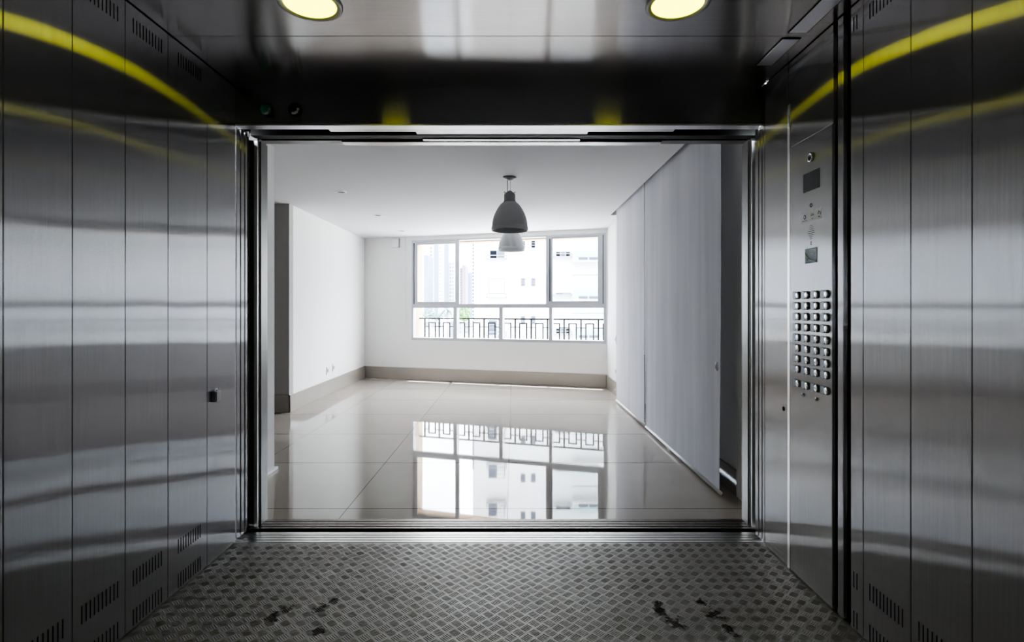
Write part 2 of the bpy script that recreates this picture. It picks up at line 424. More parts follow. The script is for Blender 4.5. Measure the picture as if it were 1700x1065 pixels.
# black pocket backs so nothing shows between the leaves
PK = struct(MB().box(-2.02, -1.53, 3.078, 3.090, 0, 2.3).build('wall_shaft', M['black']))
MB().box(1.41, 1.90, 3.078, 3.090, 0, 2.3).build('pocket_back', M['black'], PK)
MB().box(-2.03, -2.0, 2.89, 3.09, 0, 2.3).build('pocket_side', M['black'], PK)
MB().box(1.88, 1.91, 2.85, 3.09, 0, 2.3).build('pocket_side', M['black'], PK)
MB().box(-2.03, 1.91, 2.91, 3.21, 2.30, 2.33).build('pocket_top', M['black'], PK)
T1 = struct(MB().box(-2.0, 1.88, 2.954, 3.10, 2.262, 2.27).build('trim_1', M['black']), 'door tracks above the opening')
MB().box(-1.01, .885, 2.954, 3.003, 2.2255, 2.231).build('door_track', M['alu'], T1)
MB().box(-.54, .415, 3.004, 3.052, 2.2255, 2.231).build('door_track', M['alu'], T1)
MB().box(-1.48, 1.40, 3.054, 3.120, 2.222, 2.262).build('track_cover', M['darkmetal'], T1)
MB().box(-.52, .385, 3.110, 3.150, 2.2165, 2.222).build('door_track', M['alu'], T1)
MB().box(-.997, .863, 3.152, 3.214, 2.2135, 2.222).build('door_track', M['alu'], T1)

# sills
S1 = struct(MB().box(XL-.45, XR+.45, DF+.004, 3.030, -.03, -.004).build('trim_2', M['black']), 'grooved aluminium car sill')
for y0, y1 in ((2.895,2.918), (2.923,2.952), (2.958,2.984), (2.990,3.024)):
    MB().box(XL-.04, XR+.06, y0, y1, -.012, .001).build('sill_rib', M['alu'], S1, bevel=.001)
S2 = struct(MB().box(-2.0, 1.88, 3.030, 3.214, -.05, -.02).build('trim_3', M['black']), 'worn grooved landing sill')
for y0, y1 in ((3.074,3.100), (3.107,3.135), (3.142,3.172), (3.179,3.213)):
    MB().box(-1.50, 1.40, y0, y1, -.02, .001).build('sill_rib', M['alu_dark'], S2, bevel=.001)

# landing door frame
F1 = struct(MB().box(-1.515, -1.462, 3.104, 3.214, 0, 2.255).build('trim_4', M['jamb'], bevel=.003), 'grey steel landing door frame')
MB().box(-1.480, -1.460, 3.094, 3.103, 0, 2.205).build('frame_bead', M['steel_trim'], F1, bevel=.002)
MB().box(-1.465, -1.455, 3.128, 3.212, 0, 2.21).build('frame_lining', M['jamb'], F1, bevel=.002)
MB().box(1.360, 1.413, 3.104, 3.214, 0, 2.255).build('frame_post', M['jamb'], F1, bevel=.003)
MB().box(1.362, 1.382, 3.094, 3.103, 0, 2.205).build('frame_bead', M['steel_trim'], F1, bevel=.002)
MB().box(1.354, 1.363, 3.128, 3.212, 0, 2.21).build('frame_lining', M['jamb'], F1, bevel=.002)
MB().box(-1.515, 1.413, 3.150, 3.214, 2.2222, 2.30).build('frame_head', M['jamb'], F1)

# small latch block on the left wall
t = thing('wall_latch', 'small square metal latch block on the left steel wall', 'latch', (XL, 2.68, .814))
MB().box(0, .022, -.022, .026, -.026, .027).build('body', M['btncap'], t, bevel=.003)
MB().box(.022, .0245, -.018, .022, -.022, .023).build('face_plate', M['jamb'], t, bevel=.001)
MB().tube([(.012, -.012+.003*k, .027+.010*math.sin(PI*k/8)) for k in range(9)], .0028, 8).build('shackle', M['steel_trim'], t)

# ------------------------------------------------------------------ control panel
CP = thing('control_panel', 'tall brushed steel control panel full of buttons on the right lift wall', 'control panel', (XR, 2.425, 0))
def cp(y): return y - 2.425
MB().box(-.003, .012, cp(2.244), cp(2.588), .006, 2.010).build('faceplate', M['steel_plate'], CP, bevel=.0015)
b0 = p0 = None
for r in range(9):
    z = 1.3085 - .0487*r if r < 8 else .902
    for c in range(4):
        y = 2.506 - .0767*c
        loc = (-.003, cp(y), z); loc2 = (-.003, cp(y+.030), z)
        if b0 is None:
            b0 = MB().lathe([(.0178,0), (.0178,-.003), (.0165,-.0042), (.0150,-.0042)], (0,0,0), 'x', 28, caps=False).build('push_button', M['btnring'], CP)
            b0.location = loc
            MB().lathe([(.0152,-.0035), (.0150,-.0072), (.0125,-.0084), (.007,-.0090), (.0001,-.0092)], (0,0,0), 'x', 28, caps=False).build('button_cap', M['btn'], b0, label='bright round pressing face')
            # raised dark tactile plate beside each button
            pm = MB(); q = []
            for k in range(32):
                a = 2*PI*k/32; ca, sa = math.cos(a), math.sin(a)
                q.append((math.copysign(abs(ca)**.55, ca), math.copysign(abs(sa)**.55, sa)))
            vs = []
            for sc, h in ((.0178,0), (.0178,-.0045), (.0160,-.0060)): vs += [(h, sc*a, sc*b) for a, b in q]
            fs = [(g*32+k, g*32+(k+1) % 32, g*32+32+(k+1) % 32, g*32+32+k) for g in (0, 1) for k in range(32)] + [tuple(64+k for k in range(32))]
            p0 = pm.add(vs, fs).build('number_plate', M['btncap'], CP, label='dark rounded number plate')
            p0.location = loc2
        else:
            dup(b0, loc, parent=CP); dup(p0, loc2, parent=CP)
for y in (2.466, 2.356):
    k = MB().lathe([(.0085,0), (.0085,-.004), (.007,-.006), (.0001,-.0062)], (0,0,0), 'x', 20, caps=False).build('key_switch', M['btn'], CP)
    k.location = (-.003, cp(y), .854)
    MB().box(-.0068, -.006, -.0012, .0012, -.004, .004).build('key_slot', M['black'], k)
d = MB().box(-.0045, 0, cp(2.335), cp(2.466), 1.771, 1.8545).build('display', M['screen'], CP, bevel=.001)
e = MB().lathe([(.021,0), (.021,-.006), (.019,-.009), (.013,-.009), (.012,-.005), (.0001,-.005)], (0,0,0), 'x', 28, caps=False).build('alarm_button', M['btn'], CP)
e.location = (-.003, cp(2.399), 1.917)
MB().add([(-.0062, -.009, -.008), (-.0062, .009, -.008), (-.0062, 0, .010), (-.0052, -.009, -.008), (-.0052, .009, -.008), (-.0052, 0, .010)],
         [(0,1,2), (3,5,4), (0,3,4,1), (1,4,5,2), (2,5,3,0)]).build('bell_mark', M['ink'], e)
MB().lathe([(.009,0), (.009,-.002), (.007,-.001), (.0001,.002)], (-.003, cp(2.402), 1.705), 'x', 20, caps=False).build('lens_hole', M['lens'], CP)
st = MB().box(-.0042, -.002, cp(2.319), cp(2.481), 1.635, 1.678).build('sticker', M['sticker'], CP, label='white sticker with round emblems')
ml = MB()
ml.lathe([(.0105,-.0046), (.0105,-.0042)], (0, cp(2.452), 1.660), 'x', 20)
ml.box(-.0046, -.0042, cp(2.470), cp(2.434), 1.6415, 1.6445)
ml.build('emblem', M['inkblue'], st)
mw = MB()
mw.lathe([(.0048,-.0049), (.0048,-.0046)], (0, cp(2.452), 1.660), 'x', 16)
mw.build('emblem_centre', M['sticker'], st)
ml = MB()
for z, a, bb in ((1.664, 2.378, 2.402), (1.659, 2.376, 2.404), (1.645, 2.385, 2.393)): ml.box(-.0046, -.0042, cp(a), cp(bb), z-.0012, z+.0012)
ml.build('small_print', M['ink'], st)
ml = MB()
for a0 in (0, .5, 1.0):
    path = [(-.0046, cp(2.335)+.0085*math.cos(2*PI*(a0/1.5)+.35*k), 1.656+.0125*math.sin(2*PI*(a0/1.5)+.35*k)) for k in range(5)]
    ml.tube(path, .0013, 6)
ml.build('ring_mark', M['ink'], st)
ml = MB()
for i, (w) in enumerate((.018, .026, .034, .046, .052, .034, .022, .014)):
    z = 1.616 - .0085*i
    n = 0; y = -w/2
    while y < w/2:
        l = min(random.uniform(.004, .010), w/2-y+.001)
        ml.box(-.0036, -.0028, cp(2.402)+y, cp(2.402)+y+l, z-.0013, z+.0013); y += l+.003
for z in (1.541, 1.532): ml.box(-.0036, -.0028, cp(2.396), cp(2.408), z-.0013, z+.0013)
ml.build('engraved_text', M['ink'], CP, label='rows of tiny dark engraved text')
s2 = MB().box(-.0042, -.002, cp(2.355), cp(2.450), 1.449, 1.516).build('sticker', M['teal'], CP, label='teal grey picture sticker')
mk = MB()
pts = [(-.0047, cp(2.448)-.009*k, 1.498-.045*(1-math.exp(-.28*k))) for k in range(11)]
mk.tube([p for p in pts], .0022, 6)
mk.build('curve_print', M['sticker'], s2)
mk = MB()
mk.box(-.0046, -.0042, cp(2.357), cp(2.448), 1.451, 1.457); mk.box(-.0046, -.0042, cp(2.380), cp(2.372), 1.484, 1.490)
mk.box(-.0046, -.0042, cp(2.430), cp(2.436), 1.460, 1.474); mk.box(-.0046, -.0042, cp(2.420), cp(2.425), 1.460, 1.470)
mk.build('dark_print', M['teal2'], s2)
mk = MB()
for z in (1.508, 1.503, 1.498): mk.box(-.0046, -.0042, cp(2.360), cp(2.418), z-.001, z+.001)
mk.build('pale_print', M['sticker'], s2)

# ------------------------------------------------------------------ apartment shell
H = 2.5
A = Vector((-2.687, 9.79)); B = Vector((1.475, 8.5))
LEN = (B-A).length; tv = (B-A)/LEN; nv = Vector((-tv.y, tv.x))
MW = Matrix(((tv.x, nv.x, 0, A.x), (tv.y, nv.y, 0, A.y), (0,0,1,0), (0,0,0,1)))     # (u along, n outward, z) -> world
def wp(u, n): q = A + tv*u + nv*n; return (q.x, q.y)
fl = MB().prism([(-5,3.2145), (1.66,3.2145), wp(4.55,.05), wp(0,.05), (-5,9.82)], -.06, 0).build('floor', M['porcelain'])
struct(fl, 'polished beige porcelain floor of the empty room')
cl = MB().prism([(-5,3.2145), (1.31,3.2145), (1.31,7.30), (1.52,7.30), wp(4.55,.02), wp(0,.02), (-5,9.8)], H, H+.08).build('ceiling', M['ceilpaint'])
struct(cl, 'white plaster ceiling of the room')
MB().box(1.29, 1.309, 3.2145, 7.30, H+.002, 2.72).build('pocket_side', M['ceilpaint'], cl)
MB().box(1.29, 1.66, 3.2145, 7.33, 2.72, 2.75).build('pocket_top', M['ceilpaint'], cl)
MB().box(1.31, 1.50, 7.301, 7.33, H+.081, 2.72).build('pocket_end', M['ceilpaint'], cl)
# wall around the lift opening
ws = struct(MB().box(-5, -1.516, 3.11, 3.213, 0, 2.75).build('wall_south', M['paint']), 'white wall around the lift opening')
MB().box(1.414, 1.66, 3.11, 3.213, 0, 2.75).build('wall_piece', M['paint'], ws)
MB().box(-1.516, 1.414, 3.16, 3.213, 2.302, 2.75).build('wall_piece', M['paint'], ws)
w1 = struct(MB().box(-2.0, -1.855, 3.2145, 4.21, 0, H).build('wall_west', M['paint']), 'short white wall left of the lift opening')
struct(MB().box(-1.855, -1.825, 3.2145, 4.215, 0, .022).build('baseboard_west', M['white'], bevel=.004))
struct(MB().box(-5, -2.687, 6.5, 6.62, 0, H).build('wall_corridor', M['paint_shade']), 'shaded end of the wall at the corridor')
struct(MB().box(-5, -2.671, 6.484, 6.5, 0, .21).build('baseboard_corridor', M['base'], bevel=.003))
struct(MB().box(-2.807, -2.687, 6.62, 9.80, 0, H).build('wall_left', M['paint']), 'bright white left wall of the room')
struct(MB().box(-2.687, -2.671, 6.484, 9.775, 0, .207).build('baseboard_left', M['base'], bevel=.003))
struct(MB().box(-5.1, -5, 3.1, 6.6, 0, 2.6).build('wall_corridor', M['paint']))
w3 = struct(MB().box(1.50, 1.65, 3.2145, 8.58, 0, 2.75).build('wall_right', M['paint']), 'white right wall behind the blinds')
MB().box(1.475, 1.50, 7.32, 8.50, 0, H).build('wall_pier', M['paint'], w3)
MB().box(1.482, 1.4995, 3.2145, 3.60, 0, H).build('wall_pier', M['paint'], w3)
struct(MB().box(1.484, 1.50, 3.601, 7.32, 0, .165).build('baseboard_right', M['base'], bevel=.003))
struct(MB().box(1.459, 1.475, 7.315, 8.50, 0, .20).build('baseboard_pier', M['base'], bevel=.003))
# far wall with the window opening (u .949-4.341, z .69-2.435)
wn = struct(MB(MW).box(-.12, .949, 0, .15, 0, H).build('wall_back', M['paint']), 'far wall with the wide window')
MB(MW).box(.949, 4.341, 0, .15, 0, .69).build('wall_piece', M['paint'], wn)
MB(MW).box(.949, 4.341, 0, .15, 2.435, H).build('wall_piece', M['paint'], wn)
MB(MW).box(4.341, 4.55, 0, .15, 0, H).build('wall_piece', M['paint'], wn)
struct(MB(MW).box(.02, 4.34, -.016, 0, 0, .205).build('baseboard_back', M['base'], bevel=.003))

# ------------------------------------------------------------------ window
WN = sroot('window_1'); WN['label'] = 'wide grey aluminium window with two sliding sashes over four fixed panes'
def wbox(u0, u1, n0, n1, z0, z1): return MB(MW).box(u0, u1, n0, n1, z0, z1)
fr = MB(MW)
fr.box(.949, .978, .0, .10, .69, 2.435); fr.box(4.300, 4.341, .0, .10, .69, 2.435)
fr.box(.978, 4.300, .0, .10, 2.405, 2.435); fr.box(.978, 4.300, .0, .10, .69, .735)
fr.box(.978, 4.300, -.005, .058, 1.252, 1.318)
for u0, u1 in ((1.742,1.805), (2.569,2.628), (3.420,3.471)): fr.box(u0, u1, .0, .10, .735, 1.252)
fr.build('frame', M['alu_win'], WN)
for u0, u1 in ((.978,1.742), (1.805,2.569), (2.628,3.420), (3.471,4.300)):
    wbox(u0, u1, .05, .056, .735, 1.252).build('pane', M['glass'], WN)
def sash(u0, u1, n0, s0, s1, top, bot):
    z0, z1 = 1.318, 2.405
    m = MB(MW); n1 = n0+.035
    m.box(u0, u0+s0, n0, n1, z0, z1); m.box(u1-s1, u1, n0, n1, z0, z1)
    m.box(u0+s0, u1-s1, n0, n1, z1-top, z1); m.box(u0+s0, u1-s1, n0, n1, z0, z0+bot)
    o = m.build('sliding_sash', M['alu_win'], WN, bevel=.002)
    wbox(u0+s0, u1-s1, n0+.015, n0+.02, z0+bot, z1-top).build('pane', M['glass'], o)
    g = MB(MW)
    for a, b, c, d in ((u0+s0, u0+s0+.006, z0+bot, z1-top), (u0+s0, u1-s1, z1-top-.007, z1-top)): g.box(a, b, n0+.002, n0+.014, c, d)
    g.build('gasket', M['seal'], o)
    return o
sash(1.000, 1.842, .012, .042, .072, .040, .040)
sash(3.364, 4.285, .012, .104, .078, .024, .042)
wbox(.980, .998, .004, .016, 1.318, 2.39).build('track_groove', M['seal'], WN)
wbox(4.286, 4.300, .004, .016, 1.318, 2.40).build('track_groove', M['seal'], WN)
wbox(3.425, 3.442, -.001, .012, 1.36, 2.37).build('track_groove', M['seal'], WN)
wbox(3.378, 3.398, -.012, .012, 1.80, 1.93).build('pull_handle', M['alu_win'], WN, bevel=.004)

# exterior fin, overhang and ledge of this building
ex = struct(MB(MW).box(.55, .949, .152, .42, -3, 4).build('wall_outside', M['peach']), 'peach painted fin outside the window')
MB(MW).box(.949, 4.9, .152, .34, 2.388, 4).build('overhang', M['peach'], ex)
MB(MW).box(.949, 4.9, .152, .42, .60, .695).build('ledge', M['facade'], ex)
MB(MW).box(.949, 4.9, .152, .25, -3, .599).build('lower_wall', M['facade'], ex)

# balcony railing
RL = thing('balcony_railing', 'dark iron railing of square hoops outside the window', 'railing', (*wp(1.05,.3), .695))
iw = Matrix.Translation(Vector((*wp(1.05,.3), .695))).inverted() @ MW
def rb(u0, u1, z0, z1, h=.011): return MB(iw).box(u0, u1, .3-h, .3+h, z0, z1)
rb(.95, 4.9, 1.052, 1.076, .014).build('top_rail', M['iron'], RL)
u = 1.056
while u < 4.6:
    rb(u-.0115, u+.0115, .695, 1.052).build('post', M['iron'], RL)
    m = MB(iw); a, b = u+.070, u+.213
    m.box(a, a+.019, .290, .310, .695, 1.0); m.box(b-.019, b, .290, .310, .695, 1.0); m.box(a+.019, b-.019, .290, .310, .981, 1.0)
    m.build('hoop', M['iron'], RL)
    for c, d in ((u+.0115, a), (b, u+.2835-.0115)):
        MB(iw).box(c, d,   .293, .307, .916, .930).build('cross_bar', M['iron'], RL)
    u += .2835

# ------------------------------------------------------------------ room fittings
def pendant(x, y, z_bot, mt, lab):
    t = thing('pendant_lamp', lab, 'lamp', (x, y, H), 'bell pendant lamps')
    zb = z_bot - H
    MB().lathe([(.001,0), (.064,-.001), (.066,-.006), (.056,-.014), (.030,-.026), (.012,-.032), (.001,-.033)], (0,0,0), 'z', 32, caps=False).build('canopy', M['shade_cap'], t)
    MB().tube([(-.022,0,-.02), (-.022,0,zb+.36)], .0032, 8).build('cord', M['cord'], t)
    MB().tube([(.006,0,-.02), (.006,0,zb+.37)], .0014, 6).build('suspension_wire', M['cord'], t)
    nk = MB().lathe([(.001,.378), (.024,.376), (.026,.366), (.045,.362), (.047,.352), (.054,.348), (.054,.285), (.060,.280), (.060,.270)], (0,0,zb), 'z', 40, caps=False).build('neck', M['shade_cap'], t)
    # ring of bolts round the neck
    for a in (PI*.5, PI*1.5, 0, PI):
        MB().lathe([(.006,0), (.006,.012), (.0001,.012)], (.050*math.cos(a), .050*math.sin(a), zb+.362), 'z', 10).build('neck_bolt', M['shade_cap'], nk)
    pr = []
    for k in range(15):
        f = k/14
        r = .064 + (.1705-.064)*math.sin(f*PI/2)**.74
        pr.append((r, .272 - .235*f - .0*f))
    pr += [(.1745,.036), (.1755,.004), (.173,0), (.1695,.001)]
    pr += [(p[0]-.004, p[1]-.002) for p in pr[14::-1]]
    MB().lathe(pr, (0,0,zb), 'z', 56, caps=False).build('lamp_shade', mt, t)
    MB().lathe([(.018,.27), (.018,.20), (.032,.17), (.034,.13), (.020,.10), (.001,.095)], (0,0,zb), 'z', 24, caps=False).build('bulb', M['white'], t)
pendant(-.033, 5.18, 1.987, M['shade'], 'dark grey bell pendant lamp hanging nearest the lift')
pendant(-.024, 7.18, 2.008, M['shade_light'], 'paler bell pendant lamp hanging farther back before the window')

for x, y, lab in ((-1.853,5.83,'recessed round ceiling spotlight nearest the lift'), (-1.826,7.305,'recessed round ceiling spotlight midway to the window'), (-1.807,8.79,'recessed round ceiling spotlight nearest the far wall')):
    t = thing('recessed_spotlight', lab, 'spotlight', (x, y, H), 'recessed spotlights in the room ceiling')
    MB().lathe([(.042,-.001), (.044,-.006), (.058,-.007), (.062,0)], (0,0,0), 'z', 32, caps=False).build('trim_ring', M['white'], t)
    MB().lathe([(.043,-.003), (.030,-.001), (.001,-.0008)], (0,0,0), 'z', 24, caps=False).build('reflector', M['spot'], t)

def outlet(name, axis_x, y, z, lab, h=.055, w=.036, sgn=1, cat='outlet'):
    t = thing(name, lab, cat, (axis_x, y, z))
    MB().box(min(0, sgn*.010), max(0, sgn*.010), -w, w, -h, h).build('cover_plate', M['white'], t, bevel=.003)
    m = MB()
    m.box(min(sgn*.010, sgn*.0115), max(sgn*.010, sgn*.0115), -w*.55, w*.55, -h*.45, h*.45)
    m.build('socket_face', M['spot'], t)
    MB().box(min(0, sgn*.003), max(0, sgn*.003), -w-.004, -w-.0005, -h-.003, h+.003).build('side_gap', M['spot'], t)
    return t
outlet('wall_outlet', -2.687, 7.826, .346, 'wall outlet on the left wall, the one nearer the lift')
outlet('wall_outlet', -2.687, 8.09, .362, 'wall outlet on the left wall, the one nearer the window')
outlet('light_switch', 1.475, 7.78, .80, 'wall switch beside the window at the far end of the blinds', sgn=-1, cat='switch')
outlet('wall_outlet', 1.475, 7.76, .345, 'low wall outlet beside the far end of the blinds', sgn=-1)
t = thing('wall_sensor', 'small white box high on the far wall by the window', 'box', (*wp(.641, 0), 2.395))
iw2 = Matrix.Translation(Vector((*wp(.641, 0), 2.395))).inverted() @ MW
MB(iw2).box(.578, .705, -.035, 0, 2.318, 2.474).build('housing', M['white'], t, bevel=.006)
MB(iw2).box(.570, .577, -.012, 0, 2.316, 2.476).build('side_gap', M['facade_line'], t)
MB(iw2).box(.706, .713, -.012, 0, 2.316, 2.476).build('side_gap', M['facade_line'], t)
# thin cable dropping beside the window
tag(MB(MW).tube([(.83,-.006,H-.01), (.84,-.006,2.0), (.833,-.006,1.5), (.845,-.006,.95)], .003, 6).build('cord', M['white']), 'thin white cord hanging down the far wall left of the window', 'cord')

# roller blinds
def blind(y0, y1, lab, chain, wob):
    X = 1.37
    t = thing('roller_blind', lab, 'blind', (X, (y0+y1)/2, 0), 'roller blinds along the right wall')
    cy = (y0+y1)/2
    ny, nz = 48, 20; vs = []; fs = []
    for i in range(ny+1):
        for j in range(nz+1):
            y = y0 + (y1-y0)*i/ny; z = .035 + 2.62*j/nz
            f = 1 - j/nz
            x = .004*math.sin(3.1*y+wob)*f + .0022*math.sin(7.3*y+1.3*wob)*f**.5 + .0012*math.sin(17*y+2*z)*f
            yy = y
            if i == 0: yy += wob*.022*math.sin(f*PI*.5)**6
            vs.append((x, yy-cy, z))
    for i in range(ny):
        for j in range(nz):
            a = i*(nz+1)+j; fs.append((a, a+1, a+nz+2, a+nz+1))
    m = MB(); m.add(vs, fs, True)
    o = m.build('fabric', M['blind'], t)
    MB().tube([(0, y0-cy+.004, .028), (0, y1-cy-.004, .028)], .013, 14).build('bottom_bar', M['white'], t, label='pale round bottom bar')
    MB().tube([(.045, y0-cy, 2.66), (.045, y1-cy, 2.66)], .04, 16).build('roller_tube', M['white'], t)
    if chain:
        ch = MB()
        for k in range(45):
            z = .08 + k*.0155
            ch.lathe([(.0003,-.0048), (.0058,-.0028), (.0066,0), (.0058,.0028), (.0003,.0048)], (-.016, y1-cy+.006, z), 'z', 6, caps=False)
        ch.tube([(-.016, y1-cy+.006, .07), (-.016, y1-cy+.006, 2.6)], .0014, 5)
        ch.build('bead_chain', M['bead'], t)
        g = MB().lathe([(.03,0), (.03,-.010), (.026,-.014), (.0001,-.0142)], (0,0,0), 'x', 24, caps=False).build('chain_guide', M['white'], t, label='small oval clip on the near edge')
        g.location = (-.012, 3.600-cy, .862); g.scale = (1, .55, 1)
        MB().lathe([(.020,-.0142), (.018,-.0152), (.0001,-.0153)], (0,0,0), 'x', 20, caps=False).build('clip_inset', M['spot'], g)
    return t
blind(3.575, 5.585, 'grey roller blind nearest the lift, with the dark bead chain', True, 1.0)
blind(5.60, 7.19, 'grey roller blind at the far end toward the window', False, .45)

# ------------------------------------------------------------------ outside
GZ = -18
struct(MB().prism([(-400,14), (400,14), (400,500), (-400,500)], GZ-.5, GZ).build('ground', M['ground']), 'pale ground far below')
# white apartment block opposite; facade plane Y = 45
FY = 45.0; K = FY/900
def fx(px): return (px-852)*K
def fz(py): return 1.25+(511-py)*K
BW = thing('apartment_building', 'white apartment block with small dark windows opposite', 'building', (fx(850), FY, GZ))
org = Vector((fx(850), FY, GZ))
IB = Matrix.Translation(-org)
MB(IB).box(fx(785), fx(915), FY, FY+14, GZ, 22).build('wall', M['facade'], BW)
MB(IB).box(fx(915), fx(1075), FY-.35, FY+14, GZ, 22).build('wall', M['facade'], BW)
def fwin(x0, x1, y0, y1, mat, off=0, nsplit=1, lines=0):
    f = MB(IB).box(fx(x0), fx(x1), FY-.06-off, FY+.05-off, fz(y1), fz(y0)).build('window', M['facade_line'], BW)
    w = (x1-x0)/nsplit
    for k in range(nsplit):
        a, b = fx(x0+w*k)+.05, fx(x0+w*(k+1))-.05
        mm = mat[k % len(mat)]
        MB(IB).box(a, b, FY-.09-off, FY-.06-off, fz(y1)+.06, fz(y0)-.06).build('pane', M[mm], f)
    for kk in range(nsplit if lines == 0 else 0):
        if mat[kk % len(mat)] != 'shutter' or nsplit != 2: continue
        m = MB(IB)
        for q in range(1, 5):
            z = fz(y1)+.06+(fz(y0)-fz(y1)-.12)*q/5
            m.box(fx(x0+w*kk)+.05, fx(x0+w*(kk+1))-.05, FY-.11-off, FY-.09-off, z-.02, z+.02)
        m.build('slat', M['facade_line'], f)
    if lines:
        m = MB(IB)
        for k in range(1, lines):
            z = fz(y1)+.06+(fz(y0)-fz(y1)-.12)*k/lines
            m.box(fx(x0), fx(x1), FY-.11-off, FY-.09-off, z-.02, z+.02)
        m.build('slat', M['facade_line'], f)
def fledge(x0, x1, y0, y1, off=0):
    m = MB(IB); z0, z1 = fz(y1), fz(y0)
    m.box(fx(x0), fx(x1), FY-.5-off, FY-off, z0, z0+.08)
    o = m.build('planter_ledge', M['facade'], BW)
    e = MB(IB); e.box(fx(x0), fx(x1), FY-.52-off, FY-.501-off, z1-.06, z1); e.box(fx(x0), fx(x1), FY-.52-off, FY-.501-off, z0, z0+.06)
    e.box(fx(x0), fx(x0)+.07, FY-.52-off, FY-.501-off, z0, z1); e.box(fx(x1)-.07, fx(x1), FY-.52-off, FY-.501-off, z0, z1)
    e.build('ledge_edge', M['facade_line'], o)
P3 = 63
for k in range(-3, 4):
    dy = P3*k
    if k == 0: fwin(813, 838, 415, 431, ['darkglass','shutter'], 0, 2, 0)
    elif k == 1: fwin(811, 838, 462, 487, ['facade'], 0, 1)
    else: fwin(811, 838, 415+dy-10, 431+dy, ['shutter','facade'], 0, 2, 4)
    fledge(808, 841, 424+dy, 431+dy)
    for x0 in (864.5, 881.5): fwin(x0, x0+7.5, 398+dy, 412+dy, ['darkglass'] if k == 0 else ['shutter'], 0, 1, 3)
    # right wing: window trio, ledge, glazed balcony
    if k != 1: fwin(922, 946, 418+dy, 427.5+dy, ['darkglass','shutter','darkglass'], .35, 3)
    else: fwin(922, 947, 485.5, 490.5, ['darkglass','shutter'], .35, 2)
    fledge(917, 948, 422+dy+ (0 if k != 1 else 3), 428.5+dy, .35)
    g = MB(IB).box(fx(950), fx(1040), FY-1.2, FY-1.15, fz(433+dy), fz(419+dy)).build('balcony', M['greenglass'], BW)
    MB(IB).box(fx(949), fx(1041), FY-1.2, FY-.35, fz(436+dy), fz(433+dy)).build('balcony_slab', M['facade'], g)
    m = MB(IB)
    for q in (0, 1): m.box(fx(958+q*17), fx(972+q*17), FY-1.32, FY-1.21, fz(433+dy), fz(429+dy))
    m.build('balcony_planter', M['shutter'], g)
    MB(IB).box(fx(949), fx(1041), FY-.40, FY-.35, fz(457+dy), fz(456+dy)).build('string_course', M['facade_line'], BW)
m = MB(IB)
for k in range(60):
    z = 12 - k*.29
    if z < GZ+5: break
    m.box(fx(784.2), fx(786.8), FY-.06, FY+.2, z-.08, z+.08)
m.build('corner_marks', M['shutter'], BW)

def tower(px0, px1, ytop, Y, mat, lab, bands=(), win=()):
    k = Y/900
    x0, x1 = (px0-852)*k, (px1-852)*k; zt = 1.25+(511-ytop)*k
    t = thing('tower_block', lab, 'building', ((x0+x1)/2, Y, GZ))
    I = Matrix.Translation((-(x0+x1)/2, -Y, -GZ))
    MB(I).box(x0, x1, Y, Y+10, GZ, zt).build('wall', M[mat], t)
    for a, b, mm in bands:
        MB(I).box((a-852)*k, (b-852)*k, Y-.5, Y+.1, GZ, zt-.4).build('facade_band', M[mm], t)
    for a, b, y0, y1, dy, mm in win:
        y = y0
        while y < y1:
            MB(I).box((a-852)*k, (b-852)*k, Y-.7, Y+.1, 1.25+(511-y-dy*.42)*k, 1.25+(511-y)*k).build('window', M[mm], t)
            y += dy
    return t
tower(703.5, 766, 380, 170, 'towerA', 'tall pale tower with blue vertical bands at the left of the window',
      [(721,727,'towerB'), (738,744.5,'towerB')],
      [(714.5,716.5,410,500,6,'towerC'), (729.5,733,408,500,6,'towerA'), (747,748.6,436,500,6,'towerC'), (751.5,752.8,436,500,6,'towerC')])
tower(703.6, 710, 423, 150, 'towerB', 'slim blue grey slab in front of the tall tower')
tower(761.5, 767, 443, 152, 'towerA', 'pale striped tower right of the tall one', [], [(761.4,766.8,445,508,4.5,'towerC')])
tower(767.2, 772.6, 440, 150, 'towerC', 'narrow mauve tower between the paler ones')
tower(773.2, 783.5, 452, 175, 'towerD', 'low blue tower beside the white block', [(774.5,776.5,'towerB'), (779,781,'towerB')])
tower(690, 742, 528, 130, 'towerA', 'low pale building below the tall tower', [], [(706,711,534,546,6,'towerB'), (716,721,534,546,6,'towerB'), (727,732,534,546,6,'towerB')])
tower(744, 784, 531, 128, 'towerA', 'low pale building behind the green tree', [(748,755,'towerB')], [(760,766,535,556,7,'towerB'), (771,777,535,556,7,'towerB')])

def palm(px, py, Y, lab, n=15, R=1.55):
    k = Y/900; x = (px-852)*k; z = 1.25+(511-py)*k
    t = thing('palm_tree', lab, 'tree', (x, Y, GZ)); h = z-GZ
    MB().tube([(.3*math.sin(i*.5), 0, h*i/8) for i in range(9)], .16, 8).build('trunk', M['bark'], t)
    top = Vector((.3*math.sin(4), 0, h))
    for i in range(n):
        a = 2*PI*i/n + random.uniform(-.2, .2); lift = random.uniform(-.1, 1.0); L = R*random.uniform(.85, 1.15)
        vs = []; fs = []
        for q in range(8):
            f = q/7
            c = top + Vector((math.cos(a)*L*f, math.sin(a)*L*f, L*(lift*f - 1.1*f*f)))
            w = .26*math.sin(PI*min(1, .12+f*.88))+.02
            s = Vector((-math.sin(a), math.cos(a), 0))*w
            vs += [c-s+Vector((0,0,-.12*w*4)), c, c+s+Vector((0,0,-.12*w*4))]
        for q in range(7):
            o = q*3; fs += [(o, o+1, o+4, o+3), (o+1, o+2, o+5, o+4)]
        m = MB(); m.add(vs, fs); m.build('frond', M['palm'], t)
palm(744, 514, 110, 'blue green palm tree in front of the pale tower')
